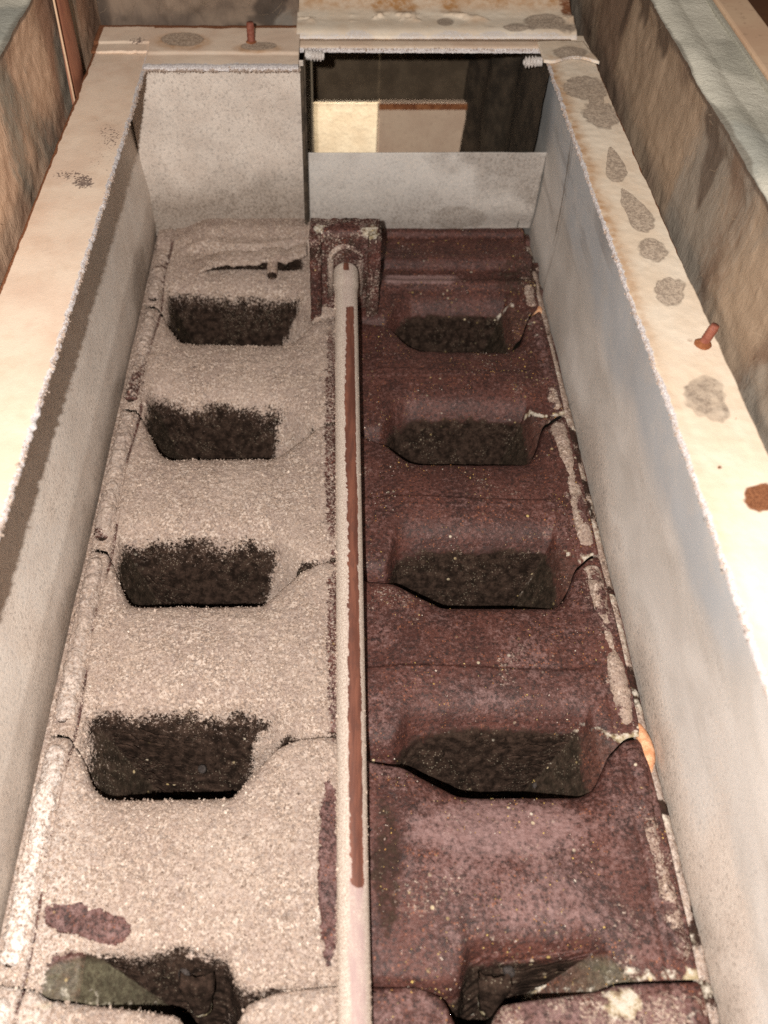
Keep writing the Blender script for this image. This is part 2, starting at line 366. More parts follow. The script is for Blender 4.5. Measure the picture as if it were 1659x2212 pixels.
NX = 380
xs = np.linspace(-.1465, .1615, NX)
ROD_X = .0080
ash_pts = []; iron_pts = []
def ell(U, V, cx, cy, rx, ry, rot=0):
    c, s = math.cos(rot), math.sin(rot); u, v = U-cx, V-cy
    return np.sqrt(((u*c+v*s)/rx)**2 + ((-u*s+v*c)/ry)**2)
sections = []
for k in range(6):
    y0 = np.interp(xs, XS, YN[k]) + .0006 if k < 5 else np.full(NX, -.10)
    yf = np.interp(xs, XS, YF[k]) if k < 5 else np.full(NX, -.11)
    y1 = np.interp(xs, XS, YN[k-1]) if k > 0 else np.full(NX, .606)
    ny = 230
    t = np.linspace(0, 1, ny)[:, None]**1.45
    Y = y0[None]*(1-t) + y1[None]*t
    X = np.broadcast_to(xs[None], Y.shape).copy()
    P2 = np.stack([X, Y], -1)
    n1 = fbm(P2, 60, 4, 3); n2 = fbm(P2, 300, 3, 9); n3 = noise(P2, 900, 21)
    # top of the section: low hump with a cast ridge across it
    u = np.clip((Y - yf[None])/np.maximum(y1-yf, 1e-4)[None], 0, 1)
    gw = np.clip((yf-y0)/.042, 0, 1)[None]; e1 = y1[None]-Y
    gw1 = np.clip((np.interp(xs, XS, YF[k-1])-y1)/.042, 0, 1)[None] if k > 0 else 0
    top = .0024*np.sin(np.pi*u)**.7 + (n1-.5)*.0024 - .0055*gw1*np.exp(-np.maximum(e1, 0)/.0085) - (.0030 if k < 4 else .0008)*gw*np.exp(-np.maximum(Y-yf[None], 0)/.010)
    right = sst(.004, .012, X)
    ridge = (np.exp(-((Y-(y0.max()+.030))/.0009)**2)*right*sst(.012, .02, X)*sst(.140, .132, X)*(.3+.7*n1)*.6) if k in (1, 2) else 0*X
    top = top + ridge*.0005 + .0018*right*sst(.026, .036, X)
    if k in (1, 2, 3): top = top - .0016*right*sst(-.0012, .0012, Y-(y0.max()+.036+.0015*np.sin(X*40)))*sst(.010, .018, X)*sst(.141, .135, X)
    if k == 0:
        _, V0 = measure(np.stack([X, Y, 0*X], -1))
        top = top + right*(.006*sst(560, 574, V0)*sst(596, 580, V0) + .004*sst(522, 514, V0) + .003*np.exp(-((V0-622)/8)**2))
        lg = (1-right)*(.0095*sst(561+6*np.sin(X*70)+10*(n1-.5), 551+6*np.sin(X*70)+10*(n1-.5), V0))*sst(-.128, -.098, X)
        top = top + lg + (1-right)*.004*sst(545, 525, V0)
    if k == 5:
        top = top - .004*right*sst(.02, -.05, Y)
    # trench along the outer ends, shallow channel under the rod
    top = top - .008*sst(-.1425, -.1455, X) - .008*sst(.1535, .157, X)
    top = top - .0016*np.exp(-((X-ROD_X)/.010)**2)
    rl = np.exp(-((X+.1313+.0010*np.sin(Y*60))/.0009)**2); top = top - .0022*rl - .001*np.exp(-((X-.1415)/.0009)**2)
    # pit: near face of this section slopes down, ends close in
    d = yf[None] - Y
    wd = .0016 + (.0030 if k < 4 else .0004)*gw
    slope = 2.3 if k < 4 else 2.0
    pit = slope*wd*np.log1p(np.exp(np.clip(d/wd, -30, 30)))
    inpit = sst(.001, .006, d)
    U, V = measure(np.stack([X, Y, -pit*0], -1))
    eR, eL = .1315 - X, X + .1285
    so = {4: 1.0, 3: 1.6}.get(k, 2.2)
    if k == 4: eR, eL = .1175 - X, X + .1090
    out = so*np.where(X > 0, np.maximum(eR, 0), np.maximum(eL, 0))
    crease = np.where(out < pit, 1., 0.)*inpit
    pit = np.minimum(pit, np.maximum(out, .0))
    face = inpit*(1-crease)
    # drip-like ripples on the face, strongest to the outer side
    ph = pit*(520 if k < 4 else 640) + 10*fbm(P2*np.array([1, .6]), 60, 4, 31) + np.abs(X)*110; fr = ph/np.pi - np.floor(ph/np.pi); rip = (sst(0, .75, fr)-fr)*sst(.0, .22, fbm(P2*np.array([.5, 1]), 80, 3, 33)-.34)
    side = np.where(X > 0, sst(.07, .11, X), sst(-.07, -.10, X))
    Z = top - pit + face*(rip*.020*(.35+.65*side) + (n2-.5)*.0085 + (fbm(P2, 120, 3, 35)-.5)*.011) + crease*(n2-.5)*.002
    # rounded far lip
    e = (y1[None]-Y); 
    if k > 0: Z = Z - .0016*np.exp(-e/.0016)
    # ---- coatings
    gy, gx = np.gradient(Z); dy = np.gradient(Y, axis=0); dx = xs[1]-xs[0]
    nz = 1/np.sqrt(1 + (gy/np.maximum(dy, 1e-5))**2 + ((gx - gy*np.gradient(Y, axis=1)/np.maximum(dy, 1e-5))/dx)**2)
    left = 1-sst(-.002, .006, X+(n2-.5)*.003)
    cling = sst(.50, .78, nz + (n1-.5)*.25)
    hang = .95*sst(-.013, .003, -.0035 + .022*(n1-.45) - pit) + .27*sst(-.030, -.002, .03*(n1-.45) - pit); hang = np.minimum(hang, 1); hang_ = sst(-.013, .003, -.0035 + .022*(n1-.45) + .006*(n2-.45) - pit)
    pitdrop = sst(.012, .003, pit)
    ash = left*np.maximum(cling*pitdrop, hang)
    bed = Y - y0[None]
    thr = -.030 - .027*np.clip(d/.036, 0, 1)
    ramp = left*sst(-.007, .007, X - thr + (n1-.5)*.020 + (n2-.5)*.006)*sst(.0045, .0115, bed + (n2-.5)*.004 + (n1-.5)*.006)
    ash = np.maximum(ash, ramp*.95)
    if k == 4: ash = ash*(1-crease*sst(-.127, -.119, X+(n1-.5)*.012))
    U, V = measure(np.stack([X, Y, Z], -1))
    bare = sst(1.15, .8, ell(U, V, 712, 1880, 26, 200) + (n2-.5)*.5) + sst(1.15, .9, np.minimum(ell(U, V, 150, 1982, 62, 36, .1), ell(U, V, 215, 2003, 66, 36, .25))+(n2-.5)*.5+(n1-.5)*1.5) + .8*sst(1.2, .7, ell(U, V, 160, 2085, 60, 30)+(n2-.5)*.7)
    bare = bare + .55*sst(.9, .6, ell(U, V, 715, 950, 20, 330)+(n2-.5)*.6)+ .55*sst(.9, .6, ell(U, V, 720, 1400, 22, 260)+(n2-.5)*.6)
    if k == 0: bare = bare + .95*sst(1.1, .7, np.abs(V-572-2*np.sin(U/30)+6*(n1-.5))/14)*sst(400, 440, U)*sst(670, 640, U)  # ash also cut in a band painted dark as shade under the crust
    ash = ash*(1-np.clip(bare, 0, 1))*(1-.75*rl*sst(.38, .5, fbm(P2, 50, 3, 61)))
    # a little ash strewn over the right half
    ash = np.maximum(ash, right*cling*(.30*sst(.50, .72, fbm(P2, 55, 4, 71)) + .35*sst(.128, .150, X)*fbm(P2, 70, 3, 5)))
    if k == 5: ash = np.maximum(ash*.9, .45*sst(.45, .6, n1))
    soot_shade = np.clip(np.where(right > .5, sst(.004, .022, pit + .010*(n1-.5))*(.5+.5*sst(.044, .060, X)), sst(.0005, .0035, pit))*1.25 + .25*sst(-.010, .004, d)*gw, 0, 1)  # soot coat, blackened with pit depth to put recess shade into the colour
    soot_shade = np.maximum(soot_shade, right*.55*sst(1.2, .5, ell(U, V, 835, 1870, 45, 190)+(n2-.5)*.7))
    soot_shade = np.maximum(soot_shade, right*.5*sst(1.2, .5, ell(U, V, 1130, 600, 90, 60)+(n2-.5)*.7))
    mauve = right*(.02 + .55*sst(.36, .70, fbm(P2, 38, 4, 51)))*sst(.0, .012, -d)
    mauve = mauve*(.10 + .90*sst(900, 1650, V)) + ridge*.5*sst(600, 800, V)
    if k == 0: mauve = np.maximum(mauve, right*1.2*sst(592, 598, V)*sst(618, 606, V)*sst(825, 840, U)*sst(1010, 960, U))
    if k == 4: mauve = np.maximum(mauve, right*.78*sst(1.2, .55, ell(U, V, 1080, 1790, 230, 75)+(n2-.5)*.5))
    mauve = mauve*(1-.85*right*sst(1.2, .5, ell(U, V, 835, 1870, 45, 190)+(n2-.5)*.7))
    mauve = np.maximum(mauve, .34*(1-right)*np.clip(bare, 0, 1)*sst(1000, 1500, V))
    if k == 0: soot_shade = np.maximum(soot_shade, .9*(1-right)*np.clip(bare, 0, 1))  # shade under the overhanging ash crust, painted into the colour
    # pale scale in the joints at the outer ends and along pit creases
    dj = np.abs(d)
    dep = sst(.006, .0, np.abs(d-.001))*right*sst(.108, .13, X)*(.25+.9*sst(.42, .62, fbm(P2, 90, 3, 87)))
    dep = dep + .5*sst(.004, .0, np.abs(out-slope*np.maximum(d, 0)))*sst(.004, .012, d)*sst(.35, .6, n1)*right
    if k == 4: dep = dep + .55*sst(.006, .001, np.abs(d-(yf-y0)[None]+.003))*sst(.06, .09, np.abs(X))
    dep = dep + right*.35*sst(.55, .7, fbm(P2, 80, 3, 81))*sst(.03, .012, X) + .25*right*sst(.006, .0, np.abs(d+.004))*sst(.5, .65, n1)
    dep = dep*.75
    if k == 5: dep = dep + .8*sst(1.1, .5, ell(U, V, 1340, 2170, 60, 50)+(n2-.5)*.8) + .7*sst(1.1, .6, ell(U, V, 100, 2172, 26, 14)+(n2-.5)*.5)
    white = left*sst(1500, 2000, V)*(.05+.40*sst(-.095, -.135, X)) + .12*left
    green = crease*inpit*((np.where(X < 0, .25+.75*sst(-.068, -.098, X+(n1-.5)*.02), .25+.75*sst(.095, .12, X))) if k == 4 else .12)
    if k == 4: soot_shade = np.where((X > 0) & (crease > .5), .35, soot_shade)
    # ash has body
    Z = Z + np.clip(ash, 0, 1)*((n2-.35)*.0014 + (n3-.5)*.0006 + .0006)*left
    P = np.stack([X, Y, Z], -1)
    A = dict(ash=ash, soot_shade=soot_shade, mauve=mauve, dep=np.clip(dep, 0, 1), white=white, green=green)
    # far face of the section (drops straight down behind its lip)
    drops = [.002, .006, .02, .06, .13]
    ex = [P[-1].copy() for _ in drops]
    for q, dz in zip(ex, drops):
        q[:, 2] -= dz; q[:, 1] += .0002*0 - (0.0 if dz < .01 else .0)
    P = np.concatenate([P, np.stack(ex)], 0)
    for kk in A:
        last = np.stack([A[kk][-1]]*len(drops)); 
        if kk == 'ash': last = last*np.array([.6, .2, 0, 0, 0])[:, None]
        if kk == 'soot_shade': last = np.maximum(last, np.array([.5, .9, 1, 1, 1])[:, None])
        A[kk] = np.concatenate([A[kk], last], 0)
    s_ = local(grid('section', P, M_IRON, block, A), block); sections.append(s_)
    m = (A['ash'][:ny] > .55) & (X < .004); ash_pts.append(P[:ny][m]); 
    m = (X > .02) & (soot_shade < .6) & (ny > 0); iron_pts.append(P[:ny][m])
    # rounded rim bar along each outer end
    for sd, xb in ((-1, -.1378), (1, .1482)):
        a0 = seam(k, xb) + .0065 if k < 5 else -.09
        a1 = seam(k-1, xb) - .004 if k > 0 else .572
        m_ = 90; yy = np.linspace(a0, a1, m_)
        zz = -.0004 + .0008*np.sin(yy*120+k) + (fbm(np.stack([yy, yy*0], -1), 70, 3, k+sd+30)-.5)*.0024
        xx = xb + (fbm(np.stack([yy, yy*0], -1), 40, 2, k+sd)-.5)*.0022
        endr = np.minimum(1, np.sqrt(np.clip(np.minimum(yy-a0+.0006, a1-yy+.0006)/.004, 0, 1)))
        def rim_attr(Pp, sd=sd, k=k):
            nn = fbm(Pp, 130, 3, 40+k); b = fbm(Pp, 45, 3, 60+k)
            U, V = measure(Pp); zero = np.zeros(Pp.shape[:2])
            if sd < 0:
                tip = sst(.0035, .0, np.abs(Pp[..., 1]-a0))*.9
                return dict(ash=np.clip(.95-tip*.8-.5*sst(.62, .72, b), 0, 1), soot_shade=tip, mauve=zero, dep=zero, white=sst(1300, 1900, V)*.9+.2, green=zero)
            full = sst(.40, .52, b)
            if k == 1: full = full*sst(800, 790+20, V)
            if k == 4: full = full*.75*sst(1700, 1800, V)
            if k == 0: full = full*sst(590, 605, V)*.8
            return dict(ash=np.clip(full*.75, 0, 1), soot_shade=.35*(nn > .55), mauve=.3*(1-full), dep=.4*sst(.5, .7, nn), white=zero, green=zero)
        o = tube('rim_bar', np.stack([xx, yy, zz], -1), .0053*endr, M_IRON, s_, 22, squash=1.05, rough=.8 if sd < 0 else .45, seed=k, fn=rim_attr)
        o.location = (0, 0, 0)

# scaly tabs hanging in the nearest pits, and small pins on the pit faces
def hit(k, px, py):
    """the point of a pit face seen at a measured spot"""
    d_ = ray(px, py); sl = 2.3 if k < 4 else 2.0
    for tt in np.linspace(.2, .9, 4000):
        p = d_*tt + np.array([0, 0, H])
        if p[2] < -sl*max(0, np.interp(p[0], XS, YF[k])-p[1]): return p
def lug(px, py, wid_, drop, par, tilt=0):
    c = hit(4, px, py) + np.array([0, -.0075, .0065]); m_, n_ = 20, 16
    a = np.linspace(-1, 1, m_)[None, :]; b = np.linspace(0, 1, n_)[:, None]
    wid = wid_*.5*(1-.45*b+.05*np.sin(b*7))
    Xg = c[0] + a*wid + tilt*b; Zg = c[2] - b*drop + .0008*np.sin(a*4) - .0012*a*a*(b > .9)
    Yg = c[1] + 0*Xg - .0075*b + .0025*a*a
    Pg = np.stack([Xg, Yg, Zg + 0*Xg], -1); Pg += (fbm(Pg, 500, 3, int(px))-.5)[..., None]*np.array([.0016, .0018, .0016])
    Q, _ = pad_skirt(Pg, (0, .006, 0))
    zq = np.zeros(Q.shape[:2]); bq = np.pad(b + 0*a, 1, mode='edge')
    return grid('hanging_tab', Q, M_IRON, par, dict(ash=.25*bq*fbm(Q, 300, 2, 5), soot_shade=1+zq, mauve=zq, dep=1.1*sst(.86, .97, bq)*sst(.3, .5, fbm(Q, 250, 2, 8)), white=zq, green=zq))
sec4 = sections[4]
lug(430, 2108, .0150, .015, sec4, .001); lug(1064, 2108, .0145, .015, sec4, -.002)
for k, px, py, r in ((3, 438, 1655, .0024), (4, 398, 2096, .0026), (3, 1155, 1690, .0018), (4, 1098, 2090, .0026), (4, 446, 2150, .0018)):
    best = hit(k, px, py)
    if best is None: continue
    q = np.linspace(-1, 1, 9); path = best[None] + np.stack([0*q, -.0015-.0010*q, .0020*q], -1)
    tube('pin', path, r*np.sqrt(np.clip(1-q**4, .05, 1)), M_LUG, sections[k], 12, rough=.45)

# end bracket that holds the rod
A_IR = lambda P, ash=.2, soot_shade=.5, mauve=.1, dep=.25: dict(ash=ash*fbm(P, 110, 3, 4)*2, soot_shade=soot_shade*fbm(P, 90, 3, 6)*2, mauve=np.full(P.shape[:2], mauve), dep=dep*sst(.5, .7, fbm(P, 120, 3, 8))*1.6, white=np.full(P.shape[:2], .1), green=np.zeros(P.shape[:2]))
br = None
def slab(name, x0, x1, y0_, y1_, z0, z1, par, nx=26, nz=30, attrs=A_IR, arch=None):
    """a cast slab with rounded edges: front face, top face and sides as one folded sheet"""
    a = np.linspace(0, 1, nx)[None, :]; s = np.linspace(0, 1, nz)[:, None]
    hh, tt = z1-z0, y1_-y0_; r = .0025
    L_ = hh+tt; q = s*L_
    zf = np.where(q < hh, z0+q, z1); yf_ = np.where(q < hh, y0_, y0_+(q-hh))
    k_ = np.exp(-((q-hh)/r)**2)*r*.35
    Pg = np.stack([x0+(x1-x0)*a+0*s, yf_+k_+0*a, zf-k_+0*a], -1)
    edge = np.exp(-np.minimum(a, 1-a)*(x1-x0)/.0012)
    Pg[..., 1] += edge*.0015*(q < hh)
    Pg += (fbm(Pg, 260, 3, 12)-.5)[..., None]*.0016
    Q = np.pad(Pg, ((0, 0), (1, 1), (0, 0)), mode='edge'); Q[:, 0, 1] = y1_; Q[:, -1, 1] = y1_; Q[:, 0, 2] = np.minimum(Q[:, 0, 2], z1-.002); Q[:, -1, 2] = np.minimum(Q[:, -1, 2], z1-.002)
    return grid(name, Q, M_IRON, par, attrs(Q))
def bracket_plate_attr(P):
    A = A_IR(P, .30, .42, .12, .12); U, V = measure(P)
    A['dep'] = A['dep'] + .7*sst(1.2, .5, ell(U, V, 800, 500, 28, 22)+(fbm(P, 300, 3, 2)-.5)) + .7*sst(1.2, .6, ell(U, V, 690, 495, 14, 14)+(fbm(P, 300, 3, 3)-.5))
    A['soot_shade'] = A['soot_shade']*(1-.9*sst(1.2, .7, ell(U, V, 745, 494, 40, 9)))
    A['ash'] = A['ash']*(1-.9*sst(1.2, .7, ell(U, V, 745, 494, 40, 9)))
    return A
br = slab('end_bracket', -.0165, .0320, .506, .522, -.012, .066, block, 48, 50, bracket_plate_attr); local(br, block)
for x0, x1 in ((-.0172, -.0092), (.0236, .0326)):
    slab('rib', x0, x1, .497, .510, -.012, .0655, br, 14, 50, bracket_plate_attr)
# arched boss round the rod end
th = np.linspace(0, np.pi, 25); arc = np.stack([ROD_X + .0108*np.cos(th), np.full(25, .5055), .043 + .0108*np.sin(th)], -1)
arc = np.concatenate([[[ROD_X+.0108, .5055, .012]], arc, [[ROD_X-.0108, .5055, .012]]])
arc[:, 1] += .0018
tube('boss', arc, .0026, M_IRON, br, 10, fn=lambda P: A_IR(P, .62, .15))
# ash stub on the far left section
c = on_z(590, 590); stub = np.stack([np.full(10, c[0]), np.linspace(c[1]+.010, c[1]-.012, 10), np.linspace(.011, .0055, 10)], -1)
tube('stub', stub, np.r_[np.full(9, .0042), .0036], M_IRON, sections[0], 14, rough=.2, fn=lambda P: dict(ash=np.where(P[..., 1] < c[1]-.0115, 0, .9), soot_shade=np.where(P[..., 1] < c[1]-.0115, 1, .0), mauve=0*P[..., 0], dep=0*P[..., 0], white=0*P[..., 0], green=0*P[..., 0]))
# crust of ash hanging over at the foot of the rear left panel
cx_ = np.array([395, 430, 480, 530, 560, 590, 620, 645, 662.]); cy_ = np.array([561, 567, 571, 573, 569, 562, 566, 556, 552.])
pts = np.array([on_z(a_, b_, .0125) for a_, b_ in zip(cx_, cy_)]); xg = np.linspace(pts[0, 0], pts[-1, 0], 150)
fy = np.interp(xg, pts[:, 0], pts[:, 1]) + (noise(np.stack([xg*700, xg*0], -1), 1, 3)-.5)*.0022 + (noise(np.stack([xg*220, xg*0], -1), 1, 4)-.5)*.003
b = np.linspace(0, 1, 26)[:, None]
P = np.stack([xg[None]+0*b, fy[None]+.022*b, .0122+.0028*np.minimum(1, b*3)**.5 + 0*xg[None]], -1); P[..., 2] += (fbm(P, 260, 3, 4)-.5)*.0022 - .0125*sst(.034, 0, np.minimum(xg-xg[0], .08))[None] - .006*sst(.6, 1, b)
Q, _ = pad_skirt(P, (0, .002, -.0022)); zq = np.zeros(Q.shape[:2])
grid('ash_crust', Q, M_IRON, sections[0], dict(ash=zq+.95, soot_shade=zq, mauve=zq, dep=zq, white=zq+.1, green=zq))
# base of the block, deep below the pits
bb = box('base', (-.150, -.10, -.16), (.162, .606, -.128), M_DARK, block); local(bb, block)

# ------------------------------------------------------------------ rod down the middle
rod = empty('centre_rod', (ROD_X, .25, .02), 'long ash dusted rod with a red rust stripe, lying down the middle of the block', 'rod')
yy = np.linspace(-.09, .497, 420); f = (yy-.03)/(.497-.03)
rr = .00685 + .0010*f + .0009*sst(.470, .480, yy)
head = np.sqrt(np.clip((.4985-yy)/.006, 0, 1)); rr = rr*np.minimum(1, .25+.75*head)
rz = .0095 + .033*f
rx = .0082 + (fbm(np.stack([yy, yy*0], -1), 9, 2, 5)-.5)*.0006
def rod_attr(P):
    U, V = measure(P)
    rel = (P[..., 0]-np.r_[rx[0], rx, rx[-1]][:, None])/.0075
    y = P[..., 1]; wob = (fbm(np.stack([y*1.0, rel*0], -1), 60, 3, 3)-.5)
    jg = (noise(np.stack([y*700, rel*2], -1), 1, 77)-.5)
    a, b = -.20+.10*sst(.5, .05, y)+wob*.10+jg*.30+.05*np.sin(y*31), .60+wob*.14+jg*.12
    a = a + .10*sst(.36, .42, y)
    band = sst(a-.12, a+.10, rel)*sst(b+.14, b-.06, rel)*sst(655, 668, V)*sst(1925, 1908, V)
    band = np.maximum(band, .62*sst(.12, .0, np.abs(rel-.05))*sst(.45, .455, y)*sst(668, 655, V)*(.35+.65*(np.sin(y*2600) > 0)))
    band = np.maximum(band, .9*sst(.35, .2, np.abs(rel-.05))*sst(.1, .0, np.abs(V-575)/60-.1)*(V < 592)*(V > 563))
    mau = sst(-.35, -.15, rel+wob*.4)*sst(.75, .5, rel)*(.35+.65*sst(1500, 1950, V))
    return dict(red=band, mauve=mau*(P[..., 2] > -1))
sh = tube('shaft', np.stack([rx, yy, rz], -1), rr, M_ROD, rod, 40, fn=rod_attr); local(sh, rod)

# ------------------------------------------------------------------ sealing ropes in the outer trenches
for sd, x0, lab in ((1, .1560, 'sooty ash crusted sealing rope in the trench by the right side wall'), (-1, -.1450, 'ash crusted sealing rope in the trench by the left side wall')):
    yy = np.linspace(-.09, .585, 300); q = np.stack([yy, yy*0], -1)
    xx = x0 + (fbm(q, 18, 2, sd+5)-.5)*.0022
    zz = (-.0030 if sd > 0 else -.0055) + (fbm(q, 40, 2, sd+9)-.5)*.002
    def rope_attr(P, sd=sd):
        nn = fbm(P, 90, 3, 50); z_ = np.zeros(P.shape[:2]); U, V = measure(P)
        return dict(ash=(.75*sst(.3, .5, nn) if sd > 0 else .8+z_), soot_shade=.6+z_, mauve=z_, dep=.55*sst(.45, .6, fbm(P, 120, 3, 52)) if sd > 0 else z_, white=.3*sst(1300, 1900, V), green=z_)
    o = tube('sealing_rope', np.stack([xx, yy, zz], -1), .0036, M_IRON, None, 10, rough=.5, seed=sd+3, fn=rope_attr)
    tag(o, lab, 'rope')
# loose ends of orange rope showing at two joints
ends = []
for (pa, pb, r) in (((1392, 1690), (1374, 1565), .0042), ((1148, 690), (1160, 662), .0030)):
    a, b = on_z(*pa, -.002), on_z(*pb, .000)
    tt = np.linspace(0, 1, 14)[:, None]; p = a*(1-tt)+b*tt
    p[:, 0] += .003*np.sin(tt[:, 0]*3)
    o = tube('rope_end', p, r*np.sin(np.linspace(.5, 2.7, 14)), M_ROPE, None, 10, rough=.3)
    ends.append(o)
tag(ends[0], 'bright orange scrap of sealing rope beside the nearer rim joint on the right', 'rope')
tag(ends[1], 'pale orange scrap of sealing rope beside the farthest rim joint on the right', 'rope')

# ------------------------------------------------------------------ sheet steel hood round the block
ZF = .138
hood = empty('flue_hood', (0, .3, 0), 'open sheet steel flue hood frame with peach and cream flanges around the iron block', 'hood')
def hp(o): return local(o, hood)
# side walls
def wall_attr(P, side):
    U, V = measure(P); n1 = fbm(P, 25, 4, 13); n2 = fbm(P, 140, 3, 15); z = P[..., 2]
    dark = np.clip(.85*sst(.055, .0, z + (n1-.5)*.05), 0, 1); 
    if side < 0:
        dust = .80 + .2*sst(.55, .3, n1); blue = 0*V
    else:
        dust = .10 + .65*sst(.055, .012, z + (n1-.5)*.06)*sst(700, 1000, V) + .35*sst(1300, 1900, V)
        xl = np.interp(V, [300, 500, 700, 1100, 1330, 1450], [1180, 1225, 1290, 1425, 1528, 1575])
        blue = sst(-22, 30, U-xl+(n1-.5)*60)*sst(1560, 1330, V+(n1-.5)*200)
        dust = np.clip(dust*(1-.85*blue) + .25*sst(40, 8, np.abs(U-xl+20)), 0, 1)
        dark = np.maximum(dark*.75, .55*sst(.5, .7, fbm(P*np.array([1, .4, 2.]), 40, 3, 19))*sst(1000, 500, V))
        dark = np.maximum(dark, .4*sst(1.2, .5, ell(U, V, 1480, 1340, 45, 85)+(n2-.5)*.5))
        dark = np.maximum(dark, 1.2*sst(.0012, .0004, np.abs(P[..., 1]-.535-.02*(z-.05))))
    return dict(dust=np.clip(dust, 0, 1), dark=dark, blue=blue)
LW, RW = -.1462, .1590
for side, xw in ((-1, LW), (1, RW)):
    ny_, nz_ = 360, 70
    Yg = np.linspace(-.14, .62 if side < 0 else .80, ny_)[:, None] + np.zeros((1, nz_)); s = np.linspace(0, 1, nz_)[None, :]
    Zg = -.010 + (ZF - .0004 + .010)*s + 0*Yg
    Pn = np.stack([Yg, Zg], -1)
    bow = (fbm(Pn, 10, 3, 44+side)-.5)*.006*np.sin(np.pi*s)**.5 + .0028*np.sin(np.pi*s)
    foot = .0035*sst(.16, .0, s)*(fbm(np.stack([Yg, 0*Yg], -1), 14, 2, 8)-.15)
    lean = np.interp(s, [0, .06, .32, 1], [.0008, 0, -.0012, .0095]) if side < 0 else 0*s
    Xg = xw + side*bow*(.6 if side < 0 else 1) + side*foot*.6 + side*lean + (.0012 if side < 0 else 0)
    if side > 0: Xg = Xg - .004*sst(.2, 1, s) + .0006*(Yg > .53)*1.0
    P = np.stack([Xg, Yg, Zg], -1)
    Q, A = pad_skirt(P, (side*.0012, 0, 0), wall_attr(P, side))
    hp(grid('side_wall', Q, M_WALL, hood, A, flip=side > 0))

# rear panels
def panel_attr(P, right):
    U, V = measure(P); n1 = fbm(P, 22, 4, 23); n2 = fbm(P, 120, 3, 25); z = P[..., 2]
    dust = np.full(P.shape[:2], .95) + .2*(n1-.5)
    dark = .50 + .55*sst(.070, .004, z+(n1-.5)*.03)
    if right:
        dust = dust*.55
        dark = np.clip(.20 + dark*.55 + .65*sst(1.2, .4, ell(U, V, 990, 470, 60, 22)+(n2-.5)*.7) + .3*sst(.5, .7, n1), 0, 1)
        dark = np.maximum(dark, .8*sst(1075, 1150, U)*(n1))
    return dict(dust=dust, dark=dark, blue=.35*dark)
def panel(x0, x1, y, z0, z1, right, bowy):
    a = np.linspace(0, 1, 150)[None, :]; s = np.linspace(0, 1, 150)[:, None]
    X = x0+(x1-x0)*a+0*s; Z = z0+(z1-z0)*s+0*a
    Yb = y + (0 if right else .004*s) + bowy*np.sin(np.pi*np.clip(s, 0, 1))**.8*(0*a+1) + .004*(sst(.28, 0, s)) + (fbm(np.stack([X, Z], -1), 18, 3, 9)-.5)*.003
    if right: Z = Z + (1-s)*(.006*sst(.55, 1, a) + .0015*np.sin(a*9))
    P = np.stack([X, Yb, Z], -1); Q, A = pad_skirt(P, (0, .0014, 0), panel_attr(P, right))
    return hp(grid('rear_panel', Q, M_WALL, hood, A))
panel(LW-.002, -.0215, .597, .000, ZF-.0006, False, .004)
panel(-.0195, RW+.001, .598, -.001, .072, True, .001)
# return plates of the boxed corner beside the opening
hp(box('return_plate', (-.0213, .5955, -.02), (-.0200, .80, ZF-.001), M_DARK, hood))
hp(box('door_post', (-.0236, .592, .0), (-.0212, .5948, ZF-.001), M_DARK, hood, .0004))

def plate_attrs(P):
    z = np.zeros(P.shape[:2]); return dict(stain=z.copy(), rust=z.copy(), frost=z.copy(), ochre=z.copy(), speck=z.copy())
def jag(n, amp, seed, scale=1.0):
    t = np.arange(n)*scale
    return amp*((noise(np.stack([t*.45, t*0], -1), 1, seed)-.5) + .8*(noise(np.stack([t*1.1, t*0+3], -1), 1, seed+1)-.5))
# left flange
ny_, nx_ = 720, 46
Y1 = np.linspace(-.14, .640, ny_)
inn = -.1290 - .0024*sst(.5, .1, Y1) + jag(ny_, .0014, 5); outr = -.1685 - .0014*sst(.5, .1, Y1) + jag(ny_, .0006, 8, .3)
a = np.linspace(0, 1, nx_)[None, :]
P = np.stack([outr[:, None]*(1-a)+inn[:, None]*a, Y1[:, None]+0*a, np.full((ny_, nx_), ZF)], -1)
P[..., 2] += (fbm(P, 30, 3, 2)-.5)*.0012 - .0007*sst(.97, 1, a)
A = plate_attrs(P); U, V = measure(P); n1 = fbm(P, 90, 4, 6)
A['rust'] += .9*sst(.060, .025, a+(n1-.5)*.05); A['frost'] += sst(.93, .985, a+(n1-.5)*.05)
for cx, cy, rx_, ry_, v in ((180, 392, 34, 24, 1.0), (150, 378, 55, 16, .75), (235, 290, 38, 46, .72), (225, 340, 70, 90, .52), (195, 135, 24, 12, .6), (225, 240, 80, 50, .45), (120, 560, 60, 30, .4)):
    A['speck'] = np.maximum(A['speck'], v*sst(1.3, .3, ell(U, V, cx, cy, rx_, ry_)+(n1-.5)*.6))
A['ochre'] += .12*sst(.5, .7, n1)
Q, A = pad_skirt(P, (0, 0, -.0016), A); hp(grid('flange', Q, M_PEACH, hood, A))
